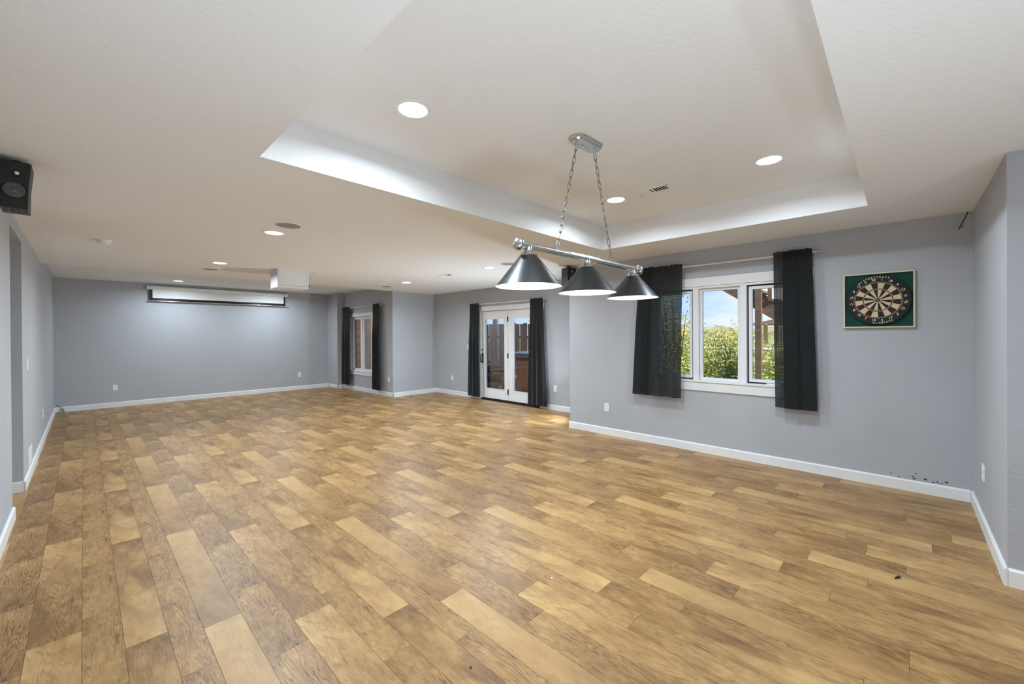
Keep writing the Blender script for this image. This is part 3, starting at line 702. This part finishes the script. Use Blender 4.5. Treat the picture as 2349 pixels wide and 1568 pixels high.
# ------------------------------------------------------------------ projection screen and projector box
t = thing('projection_screen', (2.3, YF-.05, 2.197), 'rolled-up white projection screen with black border on the far wall', 'projector screen')
hs = [(.0, -.042), (.055, -.042), (.078, -.030), (.083, .0), (.078, .030), (.055, .042), (0, .042)]
zs = 2.482
MB().prism([(YF-.015-a, zs+c_) for a, c_ in hs], lambda a, c_, d_: (d_, a, c_), .945, 3.655).build('housing', 'white', t)
for x0, x1 in ((.928, .945), (3.655, 3.672)): MB().prism([(YF-.012-a*1.06, zs+c_*1.1) for a, c_ in hs], lambda a, c_, d_: (d_, a, c_), x0, x1).build('end_cap', 'white', t)
for x in (1.2, 3.4): box(x-.02, YF-.02, zs-.03, x+.02, YF-.001, zs+.06).build('wall_bracket', 'white', t)
YSn = YF-.06
f = box(.973, YSn-.001, 2.213, 3.616, YSn, zs-.035).build('black_border', 'blackgloss', t)
box(1.02, YSn-.0018, 2.264, 3.582, YSn-.001, zs-.035).build('screen_fabric', 'screen', t)
MB().tube([(.945, YSn, 2.203), (3.69, YSn, 2.203)], .011, 10).build('bottom_bar', 'nickel', t)
box(3.545, YF-.101, zs+.006, 3.60, YF-.0965, zs+.013).build('emblem', 'blackgloss', t); box(3.585, YF-.101, zs-.002, 3.615, YF-.0965, zs+.008).build('emblem', 'blackgloss', t)

t = thing('projector_box', (2.235, 6.955, 2.168), 'white boxed projector enclosure hanging from the ceiling', 'projector')
x0, x1, y0, y1, z0, z1 = 2.015, 2.455, 6.78, 7.13, 2.168, HM
box(x0, y0, z0, x1, y1, z1).build('body', 'box', t, bevel=.002)
pz = box(x0-.004, y0+.012, z0+.01, x0, y1-.035, z1-.05).build('side_panel', 'box', t)
frame_x(MB(), x0-.0045, x0-.001, y0+.010, y1-.033, z0+.008, z1-.048, .003).build('panel_edge', 'seamline', pz)
pf = box(x0+.03, y0-.003, z0+.035, x1-.035, y0, z1-.03).build('front_panel', 'box', t)
b = MB(); b.box(x0+.03, y0-.0036, z0+.032, x1-.035, y0-.0005, z0+.035); b.box(x1-.035, y0-.0036, z0+.032, x1-.032, y0-.0005, z1-.03); b.build('panel_edge', 'seamline', pf)
MB().lathe([(.016, 0), (.018, .004), (.012, .022), (.0005, .026)], (x1, y0+.03, z0+.05), (1, 0, 0), 16).build('knob', 'black', t)
MB().tube([(x1, y0+.05, z0+.17), (x1+.03, y0+.07, z0+.185), (x1+.09, y0+.1, z0+.235), (x1+.10, y0+.11, HM)], .0025, 6).build('cable', 'seamline', t)

# ------------------------------------------------------------------ wall speakers
def wall_speaker(xl, yf, w_, rz, label, arm):
    # kinked cabinet front; built around its front-left corner, then turned about the root
    z0, z1 = 2.150, 2.412; k = w_/.118
    root = Vector((xl+w_/2, yf+.09, z0))
    t = thing('wall_speaker', root, label, 'speaker', 'black wall speakers')
    out = [(xl, z0), (xl+w_-.014, z0), (xl+w_-.012, z0+.125), (xl+w_, z1-.004), (xl+w_-.012, z1), (xl, z1)]
    MB().prism(out, lambda a, c_, d_: (a, d_, c_), yf, yf+.165).build('cabinet', 'black', t, bevel=.003)
    cx = xl+w_*.46; cz = z0+.100; r = .040*k**.5
    MB().lathe([(r+.008, -.004), (r+.008, .003), (r+.004, .006), (r, .004)], (cx, yf, cz), (0, -1, 0), 36).build('woofer_ring', 'blackgloss', t)
    MB().lathe([(r+.001, .004), (r*.88, .007), (r*.72, .002), (r*.36, .001), (r*.34, .006), (r*.18, .010), (.0005, .011)], (cx, yf, cz), (0, -1, 0), 36).build('woofer_cone', 'cone', t)
    tw = MB().lathe([(.020, -.002), (.020, .003), (.011, .003)], (cx+.010, yf, z0+.196), (0, -1, 0), 24).build('tweeter_ring', 'blackgloss', t)
    MB().lathe([(.010, .002), (.008, .007), (.0005, .010)], (cx+.010, yf, z0+.196), (0, -1, 0), 20).build('tweeter_dome', 'white', tw)
    for hx, hz in ((.010, .035), (w_-.024, .035), (.012, .245), (w_-.014, .240)):
        MB().lathe([(.005, 0), (.0045, .003), (.002, .003)], (xl+hx, yf, z0+hz), (0, -1, 0), 12, capb=True).build('grille_socket', 'bronze', t)
    for row in (.03, .075):
        for q in range(4): box(xl+.012+q*.024*k, yf+row, z0-.0015, xl+.026+q*.024*k, yf+row+.006, z0+.001).build('port_slot', 'dark', t)
    MB().tube([(xl+w_/2, yf+.10, z1), (xl+w_/2, yf+.10, H)], .016, 12).build('ceiling_mount', 'black', t)
    if arm: box(arm, yf+.03, z0+.05, xl, yf+.13, z1-.03).build('wall_bracket', 'black', t, bevel=.003)
    t.rotation_euler.z = rz
wall_speaker(-.315, 3.55, .118, 0, 'black two-way speaker high on the left wall, cut by the frame edge', XL)
wall_speaker(4.905, 3.50, .150, -.35, 'black speaker high in the corner behind the hanging lamp shade', None)

# ------------------------------------------------------------------ outlets and switches
def plate(kind, c, nrm, label, w_=.075, h_=.120):
    c = Vector(c); n = Vector(nrm); s_ = Vector((-n.y, n.x, 0))
    t = thing('wall_outlet' if kind == 'outlet' else 'light_switch' if kind == 'switch' else 'cover_plate', c, label, {'outlet': 'outlet', 'switch': 'switch', 'blank': 'wall plate'}[kind], 'white wall plates')
    fn = lambda a, b_, d_: c+s_*a+n*d_+Vector((0, 0, b_))
    def rect(w2, h2, r=.004): return [(-w2+r, -h2), (w2-r, -h2), (w2, -h2+r), (w2, h2-r), (w2-r, h2), (-w2+r, h2), (-w2, h2-r), (-w2, -h2+r)]
    MB().prism(rect(w_/2, h_/2), fn, 0, .006).build('plate', 'white', t, bevel=.0015)
    if kind == 'outlet':
        for zz in (-.026, .026):
            so = MB().prism([(x, z+zz) for x, z in rect(.016, .014, .006)], fn, .006, .0085).build('socket', 'white', t)
            for xx in (-.006, .006): MB().prism([(xx-.0012, zz-.005), (xx+.0012, zz-.005), (xx+.0012, zz+.005), (xx-.0012, zz+.005)], fn, .0085, .0088).build('slot', 'dark', so)
    elif kind == 'switch':
        MB().prism(rect(.008, .016, .002), fn, .006, .010).build('toggle', 'white', t)
    MB().lathe([(.003, 0), (.002, .0012)], c+n*.006+Vector((0, 0, 0 if kind == 'outlet' else h_*.4)), n, 8, capb=True).build('screw', 'nickel', t)
plate('outlet', (.434, YF, .397), (0, -1, 0), 'white outlet on the far wall left, below the projection screen')
plate('outlet', (3.97, YF, .394), (0, -1, 0), 'white outlet on the far wall near the column')
plate('outlet', (XB, 8.715, .397), (-1, 0, 0), 'white outlet beside the small window curtain at the bumped-out corner')
plate('outlet', (XD, 7.847, .395), (-1, 0, 0), 'white outlet on the wall left of the patio door')
plate('outlet', (XD, 4.736, .410), (-1, 0, 0), 'white outlet on the wall right of the patio door')
plate('switch', (XD, 7.245, 1.145), (-1, 0, 0), 'white switch half hidden by the left patio door curtain')
plate('outlet', (XW, 3.055, .386), (-1, 0, 0), 'white outlet below and left of the three-pane window')
plate('outlet', (4.53, YR, .405), (0, 1, 0), 'white outlet on the short wall right of the dartboard', .11)
plate('switch', (XL, 6.36, 1.163), (1, 0, 0), 'white light switch on the left wall just past the hall opening', .085)
plate('outlet', (XL, 8.53, .39), (1, 0, 0), 'white outlet low on the left wall near the far corner')
plate('blank', (XL, 6.58, .20), (1, 0, 0), 'large white blank plate low on the left wall', .38, .20)

# ------------------------------------------------------------------ cords, marks and crumbs
tag(MB().tube([(XL+.022, YF-.02, .140), (XL+.04, YF-.022, .135), (XL+.06, YF-.024, .118), (XL+.09, YF-.024, .085), (XL+.115, YF-.028, .05), (XL+.13, YF-.03, .012), (XL+.118, YF-.035, .006), (XL+.10, YF-.032, .03), (XL+.085, YF-.03, .075), (XL+.07, YF-.035, .02), (XL+.055, YF-.04, .005), (XL+.03, YF-.04, .004)], .004, 6).build('cord', 'cord'), 'black cord looped on the baseboard in the far left corner', 'cord')
tag(MB().tube([(XC-.018, 11.62, .105), (XC-.02, 11.56, .07), (XC-.022, 11.50, .03), (XC-.03, 11.44, .005), (XC-.028, 11.25, .004), (XC-.026, 11.08, .004), (XC-.0, 10.99, .004)], .004, 6).build('cord', 'cord'), 'thin black cord running down the column baseboard to the floor', 'cord')
tag(MB().tube([(XW-.006, -.396, H-.002), (XW-.008, -.388, 2.41), (XW-.010, -.370, 2.37), (XW-.012, -.355, 2.335), (XW-.013, -.343, 2.302)], .0035, 6).tube([(XW-.012, -.356, 2.338), (XW-.014, -.366, 2.325), (XW-.012, -.361, 2.312)], .003, 6).build('wire_stub', 'cord'), 'short black wire poking out of the upper right corner', 'wire')
for y, z, r in ((.083, .134, .006), (-.061, .135, .008), (-.070, .118, .009), (-.139, .127, .011), (-.216, .122, .008), (-.269, .131, .010), (-.081, .164, .006), (.03, .112, .006), (-.19, .112, .007), (-.24, .116, .006)):
    poly = [(r*R.uniform(.6, 1.2)*math.cos(2*PI*k/9)*1.3+y, r*R.uniform(.5, .9)*math.sin(2*PI*k/9)+z) for k in range(9)]
    MB().prism(poly, lambda a, c_, d_: (XW-d_, a, c_), .0002, .0012).build('stain', 'stain', wall_right)
tag(MB().tube([(3.245, .038, .003), (3.262, .03, .005), (3.28, .020, .005), (3.29, .014, .003)], [.002, .005, .007, .003], 8).build('debris', 'cord'), 'small black scrap on the floor near the right wall', 'debris')
tag(MB().lathe([(.006, 0), (.007, .003), (.004, .006)], (1.89, 1.495, 0), n=8, capb=True).build('crumb', 'white'), 'tiny white crumb in the middle of the floor', 'crumb')
tag(MB().lathe([(.005, 0), (.006, .002), (.003, .004)], (1.142, 1.35, 0), n=8, capb=True).build('crumb', 'cord'), 'tiny dark crumb on the floor near the bottom edge', 'crumb')

# ------------------------------------------------------------------ outdoors
GZ = -.12
struct(box(XW+T+.001, -40, GZ-.2, 90, 60, GZ).build('lawn', 'lawn', origin=(0, 0, 0)))
struct(box(XD+T+.002, 4.0, GZ, 9.9, 12.0, GZ+.04).build('patio', 'patio', origin=(0, 0, 0)))
b = MB(); n = 40; vs = []
for i in range(n+1):
    y = -30+80*i/n; hgt = 1.25+.4*math.sin(i*.7)+.35*math.sin(i*1.9+1)
    vs += [(52, y, GZ), (60, y, hgt), (80, y, hgt+1.2)]
b.add(vs, [(i*3+k, (i+1)*3+k, (i+1)*3+k+1, i*3+k+1) for i in range(n) for k in range(2)], True)
struct(b.build('hillside', 'hill', origin=(0, 0, 0)))

# garden fence of upright boards behind the patio
fx = 9.8
t = thing('garden_fence', (fx, 9.6, GZ), 'weathered upright board fence seen through the patio door', 'fence')
rf = random.Random(3); mesh_by = {}; gaps = [8.30, 8.686, 9.017, 9.40, 10.03, 10.49, 10.95, 11.4]; y = 7.6
while y < 12.2:
    nxt = [g_ for g_ in gaps if g_ > y+.02]; wd = .150; gap = .003
    if nxt and nxt[0]-y < .235: wd = nxt[0]-y-.018; gap = .036
    h_ = 1.76+.05*rf.random()
    hk = (round(h_, 2), round(wd, 2))
    if hk not in mesh_by:
        o = box(fx, y, GZ, fx+.016, y+wd, hk[0]).build('board', 'cedar', t); mesh_by[hk] = (o.data, y)
    else:
        me_, yy = mesh_by[hk]; o = bpy.data.objects.new('board', me_); COL.objects.link(o); o.parent = t; o.location = (0, y-yy, 0)
    y += wd+gap
for y in (8.33, 10.19): box(fx+.06, y, GZ, fx+.16, y+.16, 2.15).build('post', 'cedar', t)
for z in (.42, 1.30): box(fx+.02, 7.6, z, fx+.06, 12.25, z+.09).build('rail', 'cedar', t)
# hot tub
t = thing('hot_tub', (9.0, 6.9, GZ), 'wood-panelled hot tub with blue-grey cover on the patio', 'hot tub')
for k in range(12):
    box(8.2, 6.10+k*.132, GZ+.04, 8.225, 6.10+k*.132+.128, .80).build('side_board', 'tubwood', t)
for k in range(10): box(8.225+k*.14, 7.66, GZ+.04, 8.225+k*.14+.136, 7.684, .80).build('side_board', 'tubwood', t)
box(8.226, 6.10, GZ+.04, 9.62, 7.659, .80).build('shell', 'dark', t)
box(8.17, 6.06, .80, 9.66, 7.71, .88).build('rim', 'tubwood', t, bevel=.01); box(8.16, 6.05, .88, 9.67, 7.72, .955).build('cover', 'tublid', t, bevel=.02)
# landscape timbers making steps
for (x0, y0, x1, y1, z0, z1, lb) in ((7.9, 7.85, 8.05, 10.4, .38, .56, 'upper landscape timber of the patio steps'), (7.75, 7.85, 7.9, 10.2, .13, .36, 'middle landscape timber of the patio steps'), (7.6, 7.85, 7.9, 9.9, -.08, .125, 'lowest landscape timber of the patio steps'), (8.05, 8.5, 8.25, 9.6, .0, .42, 'short upright timber block behind the patio steps')):
    t = thing('landscape_timber', ((x0+x1)/2, (y0+y1)/2, z0), lb, 'timber', 'landscape timbers of the patio steps')
    yc_ = (x0+x1)/2; zc_ = (z0+z1)/2; rz = (z1-z0)/2; rx = (x1-x0)/2
    MB().prism([(yc_+rx*1.05*math.cos(2*PI*k/10+.3), zc_+rz*1.05*math.sin(2*PI*k/10+.3)) for k in range(10)], lambda a, c_, d_: (a, d_, c_), y0, y1).build('log', 'timber', t, bevel=.008)
    MB().prism([(yc_+rx*.5*math.cos(2*PI*k/10), zc_+rz*.5*math.sin(2*PI*k/10)) for k in range(10)], lambda a, c_, d_: (a, d_, c_), y0-.003, y0).build('end_grain', 'tan', t)
# soil bank between timbers
struct(box(7.905, 7.86, GZ+.04, 9.75, 11.9, .10).build('planting_bed', 'patio', origin=(0, 0, 0)))
# board retaining wall outside the small window
t = thing('board_wall', (6.2, 12.0, GZ), 'red cedar board wall outside the small double window', 'board wall')
o0 = None
for k in range(9):
    z = GZ+.02+k*.262
    for yy in (8.75, 12.3):
        if o0 is None: o0 = box(6.20, yy, z, 6.23, yy+3.54, z+.257).build('plank', 'redcedar', t); b0 = (yy, z)
        else: o = bpy.data.objects.new('plank', o0.data); COL.objects.link(o); o.parent = t; o.location = (R.uniform(-.004, .004), yy-b0[0], z-b0[1])
box(6.235, 8.75, GZ, 6.26, 15.85, 2.25).build('backing', 'dark', t)
for a, c_ in (((13.3, 1.60), (12.75, 1.86)), ((12.6, 1.18), (12.1, 1.48))):
    MB().tube([(6.185, a[0], a[1]), (6.185, c_[0], c_[1])], .010, 6).build('diagonal_strip', 'tan', t)  # thin tan diagonal strips in front of the planks
# stairs of the deck above, outside the three-pane window
t = thing('deck_stair', (8.6, 2.0, GZ), 'brown timber deck stair and post outside the three-pane window', 'deck stair')
def strp(p0, p1, th, x0, x1):
    (ya, za), (yb_, zb_) = p0, p1
    return MB().prism([(ya, za), (yb_, zb_), (yb_, zb_+th), (ya, za+th)], lambda a, c_, d_: (d_, a, c_), x0, x1)
sl = (2.291-1.673)/(2.583-1.692)
strp((4.2, 1.673+(4.2-1.692)*sl), (-.55, 1.673+(-.55-1.692)*sl), .30, 8.6, 8.64).build('stringer', 'deck', t)
strp((4.2, 1.673+(4.2-1.692)*sl), (-.55, 1.673+(-.55-1.692)*sl), .30, 9.5, 9.54).build('stringer', 'deck', t)
for k in range(16):
    y = 4.0-k*.28; z = 1.673+(y-1.692)*sl+.28
    if z < .05: break
    box(8.58, y-.14, z, 9.56, y+.14, z+.04).build('tread', 'deck', t)
box(8.5, 1.865, GZ, 8.6, 1.964, 3.3).build('post', 'deck', t); box(8.5, 4.2, GZ, 8.6, 4.3, 3.9).build('post', 'deck', t)
for k in range(5):
    y = 3.6-k*.62; z = 1.673+(y-1.692)*sl+.3
    if abs(y-1.9) > .15: box(8.56, y-.03, z, 8.6, y+.03, z+.95).build('baluster', 'deck', t)
strp((4.2, 2.86+(4.2-1.692)*sl), (-.4, 2.86+(-.4-1.692)*sl), .05, 8.54, 8.62).build('handrail', 'tan', t)
# small pergola and white rail at the end of the garden
t = thing('pergola', (18.4, 4.3, GZ), 'small tan garden pergola with brown roof beyond the shrubs', 'pergola')
for x, y in ((18.4, 3.88), (18.4, 2.4), (20.2, 3.88), (20.2, 2.4)): box(x-.06, y-.06, GZ, x+.06, y+.06, 1.75).build('post', 'tan', t)
MB().add([(18.1, 1.9, 1.75), (20.5, 1.9, 1.75), (20.5, 4.5, 1.75), (18.1, 4.5, 1.75), (19.3, 3.2, 2.1)], [(0, 1, 2, 3), (0, 1, 4), (1, 2, 4), (2, 3, 4), (3, 0, 4)]).build('roof', 'roof', t)
t = thing('rail_fence', (15.0, 4.6, GZ), 'low white rail fence between the garden shrubs', 'fence')
MB().tube([(15.0, 1.0, .90), (15.0, 9.0, .93)], .05, 8).build('rail', 'white', t); MB().tube([(15.0, 1.0, .5), (15.0, 9.0, .5)], .04, 8).build('rail', 'white', t)
for y in (1.2, 2.8, 4.4, 6.0, 7.6): box(14.95, y, GZ, 15.05, y+.1, 1.0).build('post', 'white', t)
# shrubs with separate leaf geometry
def shrub(x, y, r, h, m, seed, label, n=2200, leaf=.05):
    rr = random.Random(seed); t = thing('garden_shrub', (x, y, GZ), label, 'shrub', 'garden shrubs')
    b = MB(); tips = []
    for k in range(9):
        a = rr.uniform(0, 2*PI); q = Vector((x+math.cos(a)*r*.75*rr.random(), y+math.sin(a)*r*.75*rr.random(), GZ+h*rr.uniform(.6, 1.0))); p = Vector((x+rr.uniform(-.06, .06), y+rr.uniform(-.06, .06), GZ))
        b.tube([p, p.lerp(q, .5)+Vector((rr.uniform(-.08, .08), rr.uniform(-.08, .08), 0)), q], [.02, .014, .005], 5); tips.append((p, q))
    b.build('stem', 'bark', t)
    vs, fs = [], []
    for k in range(n):
        p, q = rr.choice(tips); s_ = rr.uniform(.15, 1.08); c_ = p.lerp(q, s_)+Vector((rr.gauss(0, 1), rr.gauss(0, 1), rr.gauss(0, .8)))*r*.26
        if c_.z < GZ+.03: c_.z = GZ+.03+rr.random()*.2
        u = Vector((rr.gauss(0, 1), rr.gauss(0, 1), rr.gauss(0, 1))).normalized(); w_ = u.orthogonal().normalized(); s2 = leaf*rr.uniform(.6, 1.3); i = len(vs)
        vs += [c_-u*s2, c_+w_*s2*.45, c_+u*s2, c_-w_*s2*.45]; fs.append((i, i+1, i+2, i+3))
    mi = [rr.choice(range(len(m))) for _ in fs]
    bb = MB().add(vs, fs); bb.mi = mi; o = bb.build('foliage', m, t); o['kind'] = 'stuff'
shrub(9.9, 2.72, .55, 1.50, ['leaf1', 'leaf3'], 1, 'olive green shrub in the centre pane of the window', 2600, .032)
shrub(11.6, 3.85, .8, 1.45, ['leaf2', 'leaf3', 'leaf1'], 2, 'yellowish shrub left of centre in the window view', 3200, .042)
shrub(8.3, 3.42, .42, 2.35, ['leaf1', 'leaf2'], 3, 'tall green shrub in the left pane of the window', 2400, .032)
shrub(12.6, 2.3, .8, 1.35, ['leaf2', 'leaf3'], 4, 'golden shrub behind the deck post', 2800, .042)
shrub(11.2, 1.7, .6, 1.0, ['leaf1', 'leaf2'], 5, 'low green shrub to the right of the deck post', 2200, .036)
shrub(13.0, 5.3, .9, 1.6, ['leaf1', 'leaf3'], 6, 'rounded shrub at the left end of the rail fence', 2400, .05)
shrub(17.0, 4.6, 1.2, 1.6, ['leaf3', 'leaf2'], 7, 'broad shrub beside the pergola', 3000, .06)
shrub(11.0, 9.2, .7, 2.5, ['leaf1', 'leaf2'], 8, 'leafy shrub rising above the board fence', 2400, .045)
